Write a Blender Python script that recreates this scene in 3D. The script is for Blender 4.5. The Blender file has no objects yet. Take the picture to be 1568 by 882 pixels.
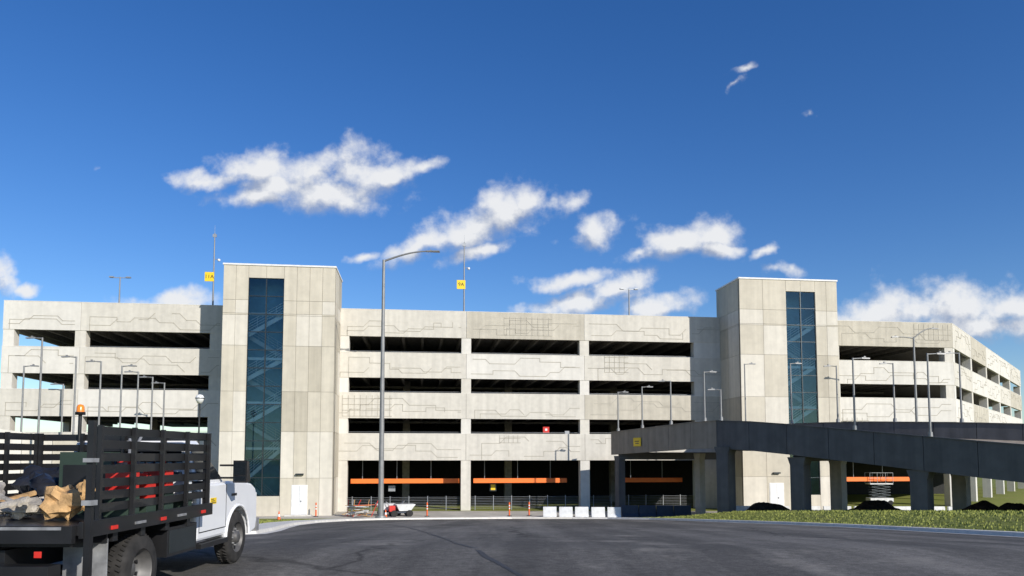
import bpy, math, random
from mathutils import Vector, Matrix, noise
random.seed(7)
sc = bpy.context.scene
R = math.radians

# ------------------------------------------------------------ survey helpers
PITCH = R(4.0); F = 1140.0
CP, SP = math.cos(PITCH), math.sin(PITCH)
S = 259/1140 - math.tan(PITCH)
CAM = Vector((0, 0, 4.6))
TH = math.atan(0.125); CT, ST = math.cos(TH), math.sin(TH)
OB = Vector((0, 65.2, 0))
def ray(px, py):
    xc = (px-784)/F; yc = (441-py)/F + S
    return Vector((xc, CP-yc*SP, SP+yc*CP))
def atY(px, py, Y):
    d = ray(px, py); return CAM + d*(Y/d.y)
def fac(px, py, v=0.0):
    d = ray(px, py); r = CAM-OB
    v0 = -r.x*ST + r.y*CT; dv = -d.x*ST + d.y*CT
    P = r + d*((v-v0)/dv)
    return (P.x*CT+P.y*ST, P.z)
def U(px, v=0.0, py=560): return fac(px, py, v)[0]
def gz(y):
    if y <= 14: return 2.9
    if y >= 56: return 0.0
    return 2.9*(56-y)/42.0
def onG(px, py):
    d = ray(px, py); Y = 6.0
    while Y < 70:
        P = CAM + d*(Y/d.y)
        if P.z <= gz(Y): return P
        Y += 0.05
    return P

# ------------------------------------------------------------ materials
def new_mat(name):
    m = bpy.data.materials.new(name); m.use_nodes = True
    nt = m.node_tree; b = nt.nodes['Principled BSDF']
    return m, nt, b
def mat(name, col, rough=0.6, metal=0.0, var=0.12, scale=3.0, bump=0.0, spec=0.5, streak=0.0, big=0.0, coat=0.0):
    m, nt, b = new_mat(name)
    N = nt.nodes; L = nt.links
    tc = N.new('ShaderNodeTexCoord')
    n1 = N.new('ShaderNodeTexNoise'); n1.inputs['Scale'].default_value = scale; n1.inputs['Detail'].default_value = 5
    L.new(tc.outputs['Object'], n1.inputs['Vector'])
    mr = N.new('ShaderNodeMapRange'); mr.inputs[1].default_value = .3; mr.inputs[2].default_value = .7
    mr.inputs[3].default_value = 1-var; mr.inputs[4].default_value = 1+var
    L.new(n1.outputs[0], mr.inputs[0])
    cur = mr.outputs[0]
    def mul(a, bsock):
        x = N.new('ShaderNodeMath'); x.operation = 'MULTIPLY'; L.new(a, x.inputs[0]); L.new(bsock, x.inputs[1]); return x.outputs[0]
    if big:
        n2 = N.new('ShaderNodeTexNoise'); n2.inputs['Scale'].default_value = .35; n2.inputs['Detail'].default_value = 4
        L.new(tc.outputs['Object'], n2.inputs['Vector'])
        r2 = N.new('ShaderNodeMapRange'); r2.inputs[1].default_value = .35; r2.inputs[2].default_value = .65
        r2.inputs[3].default_value = 1-big; r2.inputs[4].default_value = 1+big*.6
        L.new(n2.outputs[0], r2.inputs[0]); cur = mul(cur, r2.outputs[0])
    if streak:
        mp = N.new('ShaderNodeMapping'); mp.inputs['Scale'].default_value = (2.2, 2.2, .12)
        L.new(tc.outputs['Object'], mp.inputs[0])
        n3 = N.new('ShaderNodeTexNoise'); n3.inputs['Scale'].default_value = 1.0; n3.inputs['Detail'].default_value = 5
        L.new(mp.outputs[0], n3.inputs['Vector'])
        r3 = N.new('ShaderNodeMapRange'); r3.inputs[1].default_value = .35; r3.inputs[2].default_value = .65
        r3.inputs[3].default_value = 1-streak; r3.inputs[4].default_value = 1+streak*.5
        L.new(n3.outputs[0], r3.inputs[0]); cur = mul(cur, r3.outputs[0])
    vm = N.new('ShaderNodeVectorMath'); vm.operation = 'SCALE'; vm.inputs[0].default_value = col
    L.new(cur, vm.inputs['Scale']); L.new(vm.outputs[0], b.inputs['Base Color'])
    b.inputs['Roughness'].default_value = rough; b.inputs['Metallic'].default_value = metal
    b.inputs['Specular IOR Level'].default_value = spec
    b.inputs['Coat Weight'].default_value = coat
    if bump:
        bp = N.new('ShaderNodeBump'); bp.inputs['Strength'].default_value = bump; bp.inputs['Distance'].default_value = .02
        nb = N.new('ShaderNodeTexNoise'); nb.inputs['Scale'].default_value = scale*6; nb.inputs['Detail'].default_value = 4
        L.new(tc.outputs['Object'], nb.inputs['Vector']); L.new(nb.outputs[0], bp.inputs['Height']); L.new(bp.outputs[0], b.inputs['Normal'])
    return m

conc = [mat('precast_concrete_a', (.605,.57,.495), .85, var=.06, scale=2.5, bump=.08, spec=.2, streak=.08, big=.06),
        mat('precast_concrete_b', (.51,.47,.385), .85, var=.07, scale=2.0, bump=.08, spec=.2, streak=.11, big=.08),
        mat('precast_concrete_c', (.66,.63,.565), .85, var=.05, scale=2.5, bump=.08, spec=.2, streak=.06, big=.06)]
M_rib = mat('relief_line', (.42,.39,.325), .9, spec=.1)
M_joint = mat('joint_sealant', (.28,.255,.205), .9, spec=.1)
M_tow = [mat('tower_panel_a', (.575,.525,.425), .85, var=.05, scale=2, bump=.06, spec=.2, streak=.08, big=.04),
         mat('tower_panel_b', (.485,.44,.35), .85, var=.05, scale=2, bump=.06, spec=.2, streak=.10, big=.04),
         mat('tower_panel_c', (.65,.605,.515), .85, var=.05, scale=2, bump=.06, spec=.2, streak=.08, big=.04)]
M_cap = mat('white_coping', (.75,.74,.71), .6)
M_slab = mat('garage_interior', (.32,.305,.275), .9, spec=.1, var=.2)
M_dark = mat('dark_light_block', (.04,.04,.04), .9, spec=.1)
M_orange = mat('orange_beam', (.95,.20,.03), .5, var=.05)
M_white = mat('white_paint', (.75,.75,.74), .4, var=.04)
M_frame = mat('dark_aluminium', (.05,.06,.065), .4, metal=.6)
M_steel = mat('galvanised_steel', (.36,.37,.38), .45, metal=.5, var=.1)
M_stair = mat('stair_paint', (.90,.91,.91), .5, var=.05)
M_stair2 = mat('stair_paint_shaded', (.55,.60,.62), .6, var=.05)  # back flight: darker copy of the stair paint, shade put into its colour
M_swall = mat('stair_wall',(.22,.38,.46),.8)
M_yellow = mat('yellow_sign', (.85,.58,.02), .5, var=.03)
M_black = mat('black_paint', (.014,.014,.015), .38, var=.3, coat=.15)
M_bag = mat('black_bag', (.02,.02,.022), .35, var=.3, bump=.5)
M_red = mat('red_plastic', (.60,.03,.02), .4)
M_blue = mat('blue_plastic', (.03,.10,.25), .4)
M_rubber = mat('tyre_rubber', (.030,.028,.026), .85, var=.35, scale=8, spec=.3)
M_rim = mat('steel_rim', (.12,.115,.11), .55, metal=.4, var=.3, scale=6)
M_plate = mat('dirty_metal_plate', (.30,.30,.30), .5, metal=.3, var=.3, scale=8)
M_truckw = mat('white_car_paint', (.80,.80,.80), .3, var=.03, coat=.6)
M_carglass = mat('car_glass', (.012,.016,.02), .05, var=0, spec=.9)
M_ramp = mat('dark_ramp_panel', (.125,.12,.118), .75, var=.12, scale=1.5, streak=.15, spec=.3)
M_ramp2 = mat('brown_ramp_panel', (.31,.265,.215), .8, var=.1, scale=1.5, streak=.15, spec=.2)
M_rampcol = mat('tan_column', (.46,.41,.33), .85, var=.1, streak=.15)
M_dirt = mat('dark_soil', (.05,.034,.024), .95, var=.4, scale=3, bump=.6, spec=.1)
M_kerb = mat('kerb_concrete', (.62,.59,.53), .85, var=.12, bump=.2)
M_apron = mat('concrete_apron', (.42,.39,.335), .9, var=.15, scale=.6, bump=.2, big=.15)
M_wood = mat('tan_wood', (.46,.28,.12), .8, var=.5, scale=6, bump=.6)
M_bark = mat('grey_sacking', (.40,.36,.30), .9, var=.4, scale=7, bump=.6)
M_green = mat('dark_green_box', (.03,.05,.035), .5)
M_amber = mat('amber_lens', (.85,.25,.02), .25, var=0, coat=.5)
M_barw = mat('barrier_white', (.70,.70,.68), .7, var=.12, streak=.1)
M_blk = mat('barrier_dark', (.03,.04,.06), .6)
M_pole=mat('weathered_pole',(.25,.25,.245),.5,metal=.3,var=.12)
M_cone=mat('cone_orange',(.8,.13,.02),.5,var=.05)

# glass
Mg, nt, b = new_mat('tower_glass'); nt.nodes.remove(b)
out = nt.nodes['Material Output']
tr = nt.nodes.new('ShaderNodeBsdfTransparent'); tr.inputs[0].default_value = (.76,.93,.98,1)
gl = nt.nodes.new('ShaderNodeBsdfGlossy'); gl.inputs['Roughness'].default_value = .03; gl.inputs[0].default_value = (.45,.75,.9,1)
fr = nt.nodes.new('ShaderNodeFresnel'); fr.inputs[0].default_value = 1.8
mx = nt.nodes.new('ShaderNodeMixShader')
nt.links.new(fr.outputs[0], mx.inputs[0]); nt.links.new(tr.outputs[0], mx.inputs[1]); nt.links.new(gl.outputs[0], mx.inputs[2]); nt.links.new(mx.outputs[0], out.inputs[0])

# asphalt
M_asph, nt, b = new_mat('asphalt')
N = nt.nodes; L = nt.links
tc = N.new('ShaderNodeTexCoord')
def nz(scale, detail=6, vec=None, rough=.6):
    n = N.new('ShaderNodeTexNoise'); n.inputs['Scale'].default_value = scale; n.inputs['Detail'].default_value = detail
    n.inputs['Roughness'].default_value = rough
    L.new(vec or tc.outputs['Object'], n.inputs['Vector']); return n.outputs[0]
def ramp(v, a, c1, bb, c2):
    r = N.new('ShaderNodeValToRGB'); r.color_ramp.elements[0].position = a; r.color_ramp.elements[0].color = (*c1, 1)
    r.color_ramp.elements[1].position = bb; r.color_ramp.elements[1].color = (*c2, 1); L.new(v, r.inputs[0]); return r.outputs[0]
def mix(f, a, c, mode='MIX'):
    m = N.new('ShaderNodeMix'); m.data_type = 'RGBA'; m.blend_type = mode
    if isinstance(f, float): m.inputs[0].default_value = f
    else: L.new(f, m.inputs[0])
    L.new(a, m.inputs[6])
    if isinstance(c, tuple): m.inputs[7].default_value = (*c, 1)
    else: L.new(c, m.inputs[7])
    return m.outputs[2]
base = ramp(nz(.25), .3, (.108,.103,.096), .7, (.148,.140,.129))
mp = N.new('ShaderNodeMapping'); mp.inputs['Scale'].default_value = (1.2, .07, 1); L.new(tc.outputs['Object'], mp.inputs[0])
tracks = ramp(nz(.6, 5, mp.outputs[0]), .42, (.70,.70,.70), .62, (1.2,1.19,1.17))
c = mix(1.0, base, tracks, 'MULTIPLY')
gr = ramp(nz(45, 3), .3, (.6,.6,.6), .7, (1.45,1.45,1.45)); c = mix(1.0, c, gr, 'MULTIPLY')
gr = ramp(nz(7, 5), .35, (.80,.80,.80), .65, (1.17,1.17,1.17)); c = mix(1.0, c, gr, 'MULTIPLY')
dust = ramp(nz(.5, 8, rough=.75), .54, (0,0,0), .68, (.6,.6,.6)); c = mix(dust, c, (.27,.25,.215))
vo = N.new('ShaderNodeTexVoronoi'); vo.feature = 'DISTANCE_TO_EDGE'; vo.inputs['Scale'].default_value = .09
nv = N.new('ShaderNodeTexNoise'); nv.inputs['Scale'].default_value = .8; L.new(tc.outputs['Object'], nv.inputs['Vector'])
va = N.new('ShaderNodeVectorMath'); va.operation = 'MULTIPLY_ADD'; va.inputs[1].default_value = (1.2,1.2,0); L.new(nv.outputs[1], va.inputs[0]); L.new(tc.outputs['Object'], va.inputs[2])
L.new(va.outputs[0], vo.inputs['Vector'])
cr = ramp(vo.outputs[0], .002, (.5,.5,.5), .006, (1,1,1)); c = mix(1.0, c, cr, 'MULTIPLY')
L.new(c, b.inputs['Base Color']); b.inputs['Roughness'].default_value = .9; b.inputs['Specular IOR Level'].default_value = .15
bp = N.new('ShaderNodeBump'); bp.inputs['Strength'].default_value = .5; bp.inputs['Distance'].default_value = .01
L.new(nz(70, 3), bp.inputs['Height']); L.new(bp.outputs[0], b.inputs['Normal'])
# grass ground
M_grass, nt, b = new_mat('grass_ground'); N = nt.nodes; L = nt.links; tc = N.new('ShaderNodeTexCoord')
g1 = ramp(nz(5, 6), .3, (.15,.17,.04), .7, (.26,.275,.08))
g2 = ramp(nz(.45, 7), .55, (0,0,0), .72, (.6,.6,.6)); c = mix(g2, g1, (.27,.21,.12))
L.new(c, b.inputs['Base Color']); b.inputs['Roughness'].default_value = .95; b.inputs['Specular IOR Level'].default_value = .05
M_blade = mat('grass_blades', (.27,.29,.08), .9, var=.3, scale=2, spec=.05)
M_tar = mat('tar_seal', (.03,.03,.03), .6, var=.2)

# ------------------------------------------------------------ mesh builder
class MB:
    def __init__(s): s.v=[]; s.f=[]; s.m=[]; s.mats=[]; s.M=Matrix.Identity(4); s.sm=[]
    def mi(s, m):
        if m not in s.mats: s.mats.append(m)
        return s.mats.index(m)
    def add(s, vs, fs, m, smooth=False):
        o = len(s.v); s.v += [tuple(s.M @ Vector(p)) for p in vs]
        k = s.mi(m)
        for f in fs: s.f.append(tuple(o+i for i in f)); s.m.append(k); s.sm.append(smooth)
    def hexa(s, p, m):
        s.add(p, [(3,2,1,0),(4,5,6,7),(0,1,5,4),(1,2,6,5),(2,3,7,6),(3,0,4,7)], m)
    def box(s, x0,x1,y0,y1,z0,z1, m):
        if x0>x1: x0,x1=x1,x0
        if y0>y1: y0,y1=y1,y0
        if z0>z1: z0,z1=z1,z0
        s.hexa([(x0,y0,z0),(x1,y0,z0),(x1,y1,z0),(x0,y1,z0),(x0,y0,z1),(x1,y0,z1),(x1,y1,z1),(x0,y1,z1)], m)
    def prism(s, poly, z0, z1, m):
        n = len(poly)
        s.add([(x,y,z0) for x,y in poly]+[(x,y,z1) for x,y in poly],
              [tuple(range(n-1,-1,-1)), tuple(range(n,2*n))]+[(i,(i+1)%n,n+(i+1)%n,n+i) for i in range(n)], m)
    def xprism(s, poly, x0, x1, m):
        n = len(poly)
        s.add([(x0,y,z) for y,z in poly]+[(x1,y,z) for y,z in poly],
              [tuple(range(n-1,-1,-1)), tuple(range(n,2*n))]+[(i,(i+1)%n,n+(i+1)%n,n+i) for i in range(n)], m)
    def cyl(s, p, q, r0, r1=None, n=10, m=None, caps=True):
        p=Vector(p); q=Vector(q); r1 = r0 if r1 is None else r1
        d=(q-p).normalized(); a = d.orthogonal().normalized(); bq = d.cross(a)
        vs=[]
        for c0,r in ((p,r0),(q,r1)):
            for i in range(n):
                t=2*math.pi*i/n; vs.append(c0+(a*math.cos(t)+bq*math.sin(t))*r)
        s.add(vs, [(i,(i+1)%n,n+(i+1)%n,n+i) for i in range(n)], m, True)
        if caps: s.add(vs, [tuple(range(n-1,-1,-1)), tuple(range(n,2*n))], m)
    def tube(s, pts, rs, m, n=8):
        for i in range(len(pts)-1): s.cyl(pts[i], pts[i+1], rs[i], rs[i+1], n, m)
    def lathe(s, prof, c, m, n=28, axis='x'):
        vs=[]; k=len(prof)
        for i in range(n):
            t=2*math.pi*i/n
            for r,h in prof:
                if axis=='x': vs.append((c[0]+h, c[1]+r*math.cos(t), c[2]+r*math.sin(t)))
                else: vs.append((c[0]+r*math.cos(t), c[1]+r*math.sin(t), c[2]+h))
        fs=[]
        for i in range(n):
            for j in range(k-1):
                fs.append((i*k+j, ((i+1)%n)*k+j, ((i+1)%n)*k+j+1, i*k+j+1))
        s.add(vs, fs, m, True)
    def make(s, name, parent=None, loc=(0,0,0), rotz=0, bevel=0):
        me = bpy.data.meshes.new(name); me.from_pydata(s.v, [], s.f)
        for m in s.mats: me.materials.append(m)
        me.polygons.foreach_set('material_index', s.m); me.polygons.foreach_set('use_smooth', s.sm); me.update()
        o = bpy.data.objects.new(name, me); sc.collection.objects.link(o)
        if parent: o.parent = parent
        o.location = loc; o.rotation_euler[2] = rotz
        if bevel:
            md = o.modifiers.new('bevel','BEVEL'); md.width = bevel; md.segments = 2; md.limit_method='ANGLE'; md.angle_limit=R(35)
        return o
def empty(name, loc=(0,0,0), rotz=0):
    e = bpy.data.objects.new(name, None); sc.collection.objects.link(e); e.location = loc; e.rotation_euler[2]=rotz; return e

# ------------------------------------------------------------ ground, road
ys = [-300,-60,-20]+list(range(-10,57,1))+[58,70,120,400,3000]
g = MB(); vs=[]; fs=[]
xs=[-2500,-60,-20,0,20,60,2500]
for y in ys:
    for x in xs: vs.append((x,y,gz(y)))
k=len(xs)
for i in range(len(ys)-1):
    for j in range(k-1): fs.append((i*k+j,i*k+j+1,(i+1)*k+j+1,(i+1)*k+j))
g.add(vs,fs,M_grass); g.make('ground')

def interp(tab, y):
    if y<=tab[0][0]: return tab[0][1]
    for (a,va_),(b_,vb) in zip(tab,tab[1:]):
        if y<=b_: return va_+(vb-va_)*(y-a)/(b_-a)
    return tab[-1][1]
LK = [(19,-60),(19.6,-12),(20.3,-8.4),(22,-7.5),(25,-8.0),(29,-8.9),(34,-9.9),(40,-10.5),(46,-10.2),(50,-8.8),(53,-6.0),(55,-2.5),(56,0)]
RK = [(-60,13.2),(20,13.4),(30,13.6),(36,13.1),(41,12.2),(48,10.8),(52,9.6),(55,7.0),(56,4.5)]
rows = sorted(set([-60,-20]+list(range(-10,57))+[a for a,_ in LK]+[a for a,_ in RK if a>-60]))
r = MB(); vs=[]; fs=[]
for y in rows:
    xl = interp(LK,y) if y>19 else -60
    xr = interp(RK,y)
    for j in range(5): vs.append((xl+(xr-xl)*j/4, y, gz(y)+.006))
for i in range(len(rows)-1):
    for j in range(4): fs.append((i*5+j,i*5+j+1,(i+1)*5+j+1,(i+1)*5+j))
r.add(vs,fs,M_asph); r.make('asphalt_road')
# raised grass bank behind the right-hand kerb
BK=[(0,.08),(1.0,.24),(2.5,.46),(4,.58),(7,.62),(22,.60),(26,-.1)]
def bank(x,y):
    off=x-interp(RK,y)-.26
    if off<0 or off>=26: return 0
    f=max(0,min(1,(56-y)/7))
    return max(0,interp(BK,off))*f
gb=MB(); vs=[]; fs=[]; brows=list(range(-12,57)); offs=[0,.5,1,1.7,2.5,3.2,4,5.5,7,10,14,18,22,26]
for y in brows:
    for o_ in offs:
        x=interp(RK,y)+.26+o_; f=max(0,min(1,(56-y)/7)); h=interp(BK,o_)*f+.008
        if o_ in (1,1.7,2.5,3.2,4,5.5,7,10): h+=.03*noise.noise(Vector((x*.8,y*.5,0)))
        if o_==26: h=-.05
        vs.append((x,y,gz(y)+h))
k=len(offs)
for i in range(len(brows)-1):
    for j in range(k-1): fs.append((i*k+j,i*k+j+1,(i+1)*k+j+1,(i+1)*k+j))
gb.add(vs,fs,M_grass,True); gb.make('grass_bank')
def seam(pts, w, name, m=M_tar):
    t=MB(); P=[onG(*p) for p in pts]; Q=[]
    for a,b_ in zip(P,P[1:]):
        n=max(2,int((b_-a).length/.6))
        for i in range(n):
            q=a.lerp(b_,i/n); q.x+=random.uniform(-.05,.05); Q.append(q)
    Q.append(P[-1])
    vs=[]
    for i,q in enumerate(Q):
        d=(Q[min(i+1,len(Q)-1)]-Q[max(i-1,0)]).normalized(); nrm=Vector((-d.y,d.x,0)).normalized()
        for sgn in (-1,1):
            p=q+nrm*w*sgn/2*random.uniform(.6,1.3); vs.append((p.x,p.y,gz(p.y)+.011))
    t.add(vs,[(2*i,2*i+2,2*i+3,2*i+1) for i in range(len(Q)-1)],m); t.make(name)
seam([(590,803),(622,807),(660,818),(700,832),(745,853),(800,884)], .10, 'tar_seam')
seam([(700,800),(860,806),(1060,812),(1300,826)], .08, 'tar_seam')

def kerb(tab, side, name, y0, y1, walk=0):
    kb=MB(); pts=[Vector((interp(tab,y),y,0)) for y in sorted(set([a for a,_ in tab if y0<=a<=y1]+[y for y in range(int(y0),int(y1)+1,2)]))]
    n=len(pts); sec=[]
    for i,p in enumerate(pts):
        d=(pts[min(i+1,n-1)]-pts[max(i-1,0)]).normalized(); nr=Vector((-d.y,d.x,0))*side
        row=[]
        for off,h in [(-.30,.012),(-.03,.014),(0,.12),(.22,.13)]+([(.22+walk,.13)] if walk else [])+[(.24+walk,-.05)]:
            q=p+nr*off; row.append((q.x,q.y,gz(q.y)+h))
        sec.append(row)
    k=len(sec[0]); vs=[v for s_ in sec for v in s_]
    fs=[(i*k+j,i*k+j+1,(i+1)*k+j+1,(i+1)*k+j) for i in range(n-1) for j in range(k-1)]
    kb.add(vs,fs,M_kerb); kb.make(name)
kerb(LK, 1, 'kerb', 20.3, 56, .9)
kerb(RK, -1, 'kerb', -20, 56)
kb=MB(); kb.box(0,4.6,56,56.2,-.02,.14,M_kerb); kb.make('kerb')
ap=MB(); ap.box(-46,60,56.25,64,-.1,.012,M_apron); ap.make('pavement')
t=MB(); vs=[]; fs=[]
for i in range(15000):
    if i<12000:
        y=random.uniform(16,55); x=interp(RK,y)+.3+abs(random.gauss(0,6))
    else:
        y=random.uniform(24,54); x=interp(LK,y)-1.2-abs(random.gauss(0,2.5))
    h=random.uniform(.03,.10); w=.035; a=random.uniform(0,3.14); o=len(vs); z=gz(y)+(bank(x,y) if x>0 else 0)
    dx,dy=math.cos(a)*w,math.sin(a)*w; lx=random.uniform(-.04,.04)
    vs+=[(x-dx,y-dy,z),(x+dx,y+dy,z),(x+lx,y+lx,z+h)]; fs.append((o,o+1,o+2))
t.add(vs,fs,M_blade); t.make('grass')

# ------------------------------------------------------------ parking garage
G = empty('parking_garage', OB, TH)
Z = [fac(530,y)[1] for y in (473,514,539,577.5,601,640,664,705)]
bands = [(Z[1],Z[0]),(Z[3],Z[2]),(Z[5],Z[4]),(Z[7],Z[6])]
opens = [(Z[2],Z[1]),(Z[4],Z[3]),(Z[6],Z[5]),(0,Z[7])]
uL, uR = U(5,0,480), U(1458,0,500)
w = MB(); ribs = MB()
def rib_seg(a, b_, wd=.05, dp=.016):
    (x0,z0),(x1,z1)=a,b_
    d=Vector((x1-x0,z1-z0))
    if d.length<.01: return
    d.normalize(); n=Vector((-d.y,d.x))*wd/2; e=d*wd*.4
    c=[(x0-e.x-n.x,z0-e.y-n.y),(x1+e.x-n.x,z1+e.y-n.y),(x1+e.x+n.x,z1+e.y+n.y),(x0-e.x+n.x,z0-e.y+n.y)]
    ribs.hexa([(p[0],-dp,p[1]) for p in c]+[(p[0],.01,p[1]) for p in c], M_rib)
def circuits(u0,u1,z0,z1,n=2):
    h=z1-z0
    for k in range(n):
        row=random.choice([.2,.35,.5,.65,.8]); x=u0+.2+random.random()*1.2; z=z0+h*row
        if random.random()<.5: rib_seg((x,z0+.05),(x,z))
        while x<u1-.5:
            L_=random.uniform(.6,2.6); nx=min(x+L_,u1-.35); rib_seg((x,z),(nx,z)); x=nx
            if x>u1-.8: break
            dz=random.choice([-1,1])*random.uniform(.3,.6)
            if not (z0+.2<z+dz<z1-.2): dz=-dz
            if not (z0+.2<z+dz<z1-.2): continue
            if random.random()<.65:
                rib_seg((x,z),(x+abs(dz),z+dz)); x+=abs(dz)
            else: rib_seg((x,z),(x,z+dz))
            z+=dz
            if random.random()<.14:
                x+=random.uniform(.8,2)
def grid(u0,u1,z0,z1,s_=.42):
    x=u0
    while x<=u1: rib_seg((x,z0),(x,z1),.045); x+=s_
    z=z0
    while z<=z1: rib_seg((u0,z),(u1,z),.045); z+=s_
def wing(breaks, cols):
    for bi,(z0,z1) in enumerate(bands):
        for i in range(len(breaks)-1):
            a,b_=breaks[i]+.012,breaks[i+1]-.012
            m=conc[random.choice([0,0,1,2])]
            w.box(a,b_,0,.28,z0,z1,m)
            w.box(a,b_,-.012,.30,z1,z1+.05,conc[2])
            ribs.M=w.M; circuits(a+.1,b_-.1,z0,z1,2)
    for (z0,z1) in opens:
        for c0,c1 in cols:
            w.box(c0,c1,.04,.85,z0,z1,conc[random.choice([0,2])])
def cw(c,h=.42): return (c-h,c+h)
cols_c=[U(526),U(714),U(895),U(1070)]
wing([uL,U(121),U(344)], [(uL+.03,uL+.87),cw(U(121)),(U(320),U(343))])
wing([U(513),U(714),U(895),U(1110)], [(U(513),U(534)),cw(cols_c[1]),cw(cols_c[2]),(U(1063),U(1109))])
wing([U(1275),uR], [(U(1275),U(1286)),(uR-.87,uR-.03)])
ribs.M=Matrix.Identity(4)
def gridpx(x0,x1,y0,y1,s_=.42):
    a=fac(x0,y1); b_=fac(x1,y0); grid(a[0],b_[0],a[1],b_[1],s_)
gridpx(772,845,487,513,.5); gridpx(524,600,606,637,.5); gridpx(926,962,546,570,.45); gridpx(1400,1455,498,520,.5); gridpx(765,797,667,678,.4); gridpx(1290,1330,640,660,.5)
ANG=R(49.8)-TH
w.M=Matrix.Translation((uR,0,0))@Matrix.Rotation(ANG,4,'Z'); ribs.M=w.M
wing([0.02,10,20,30,40,52],[cw(q) for q in (.5,10,20,30,40,51.3)])
w.M=Matrix.Identity(4); ribs.M=w.M
for z0,z1 in bands: w.box(uL,uL+.28,.3,22,z0,z1,conc[0])
for z0,z1 in opens: w.box(uL+.02,uL+.6,11,11.8,z0,z1,conc[0])
w.make('facade_panels',G); ribs.make('relief_lines',G)
s_=MB()
Cx,Cy=uR+52*math.cos(ANG),52*math.sin(ANG)
poly=[(uL+.3,.32),(uR-.15,.32),(Cx-.3,Cy-.1),(Cx-20,Cy+22),(uR-8,42),(uL+.3,42)]
for z0,z1 in bands:
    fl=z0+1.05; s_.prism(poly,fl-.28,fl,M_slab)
    u=uL+.6
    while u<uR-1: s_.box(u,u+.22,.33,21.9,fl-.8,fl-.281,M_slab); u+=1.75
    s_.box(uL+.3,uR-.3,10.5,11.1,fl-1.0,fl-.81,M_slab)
s_.box(uL+13,uR+18,22,22.3,0,bands[0][0]+.7,M_dark)  # added back wall stops light leaks; its near-black colour stands in for shade
for u in [U(x) for x in (170,280,620,800,985,1200,1370)]:
    s_.box(u-.35,u+.35,10.4,11.2,0,bands[0][0]+.04,M_slab)
s_.make('floor_slabs',G)
o_=MB()
for a,b_ in ((537,703),(725,868),(950,1045),(1293,1393)):
    zc0=fac(620,740,2.2)[1]; zc1=fac(620,733,2.2)[1]
    o_.box(U(a,2.2,740),U(b_,2.2,740),2.2,2.4,zc0,zc1,M_orange)
    x=U(a,2.2,740)+1
    while x<U(b_,2.2,740): o_.cyl((x,2.3,zc1),(x,2.3,Z[7]+.5),.03,n=6,m=M_steel); x+=3
for a in range(len(cols_c)-1):
    x0,x1=cols_c[a]+.43,cols_c[a+1]-.43
    for kk in range(8): o_.box(x0,x1,.5,.515,.15+kk*.14,.165+kk*.14,M_steel)
    x=x0+.4
    while x<x1: o_.box(x,x+.05,.48,.54,0,1.25,M_steel); x+=1.6
for (z0,z1) in opens[:3]:
    for x0,x1 in ((U(131),U(318)),(cols_c[0]+.43,cols_c[1]-.43),(cols_c[1]+.43,cols_c[2]-.43),(cols_c[2]+.43,cols_c[3]-.43)):
        o_.box(x0,x1,.34,.37,z0+.16,z0+.18,M_steel)
u,z=fac(755,746,3); o_.box(u-.3,u+.3,3,3.05,z-.35,z+.35,M_frame); o_.box(u-.2,u+.2,2.98,2.999,z-.25,z+.25,M_yellow)
u,z=fac(600,748,3); o_.box(u-.3,u+.3,3,3.05,z-.25,z+.25,M_steel)
u,z=fac(836,658,1); o_.box(u-.28,u+.28,.9,1.2,z-.28,z+.25,M_red); o_.box(u-.1,u+.1,.88,.899,z-.1,z+.1,M_white)
u,z=fac(868,662,1); o_.box(u-.2,u+.2,.9,1.2,z-.15,z+.12,M_steel)
o_.make('ground_floor_fittings',G)

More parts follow.
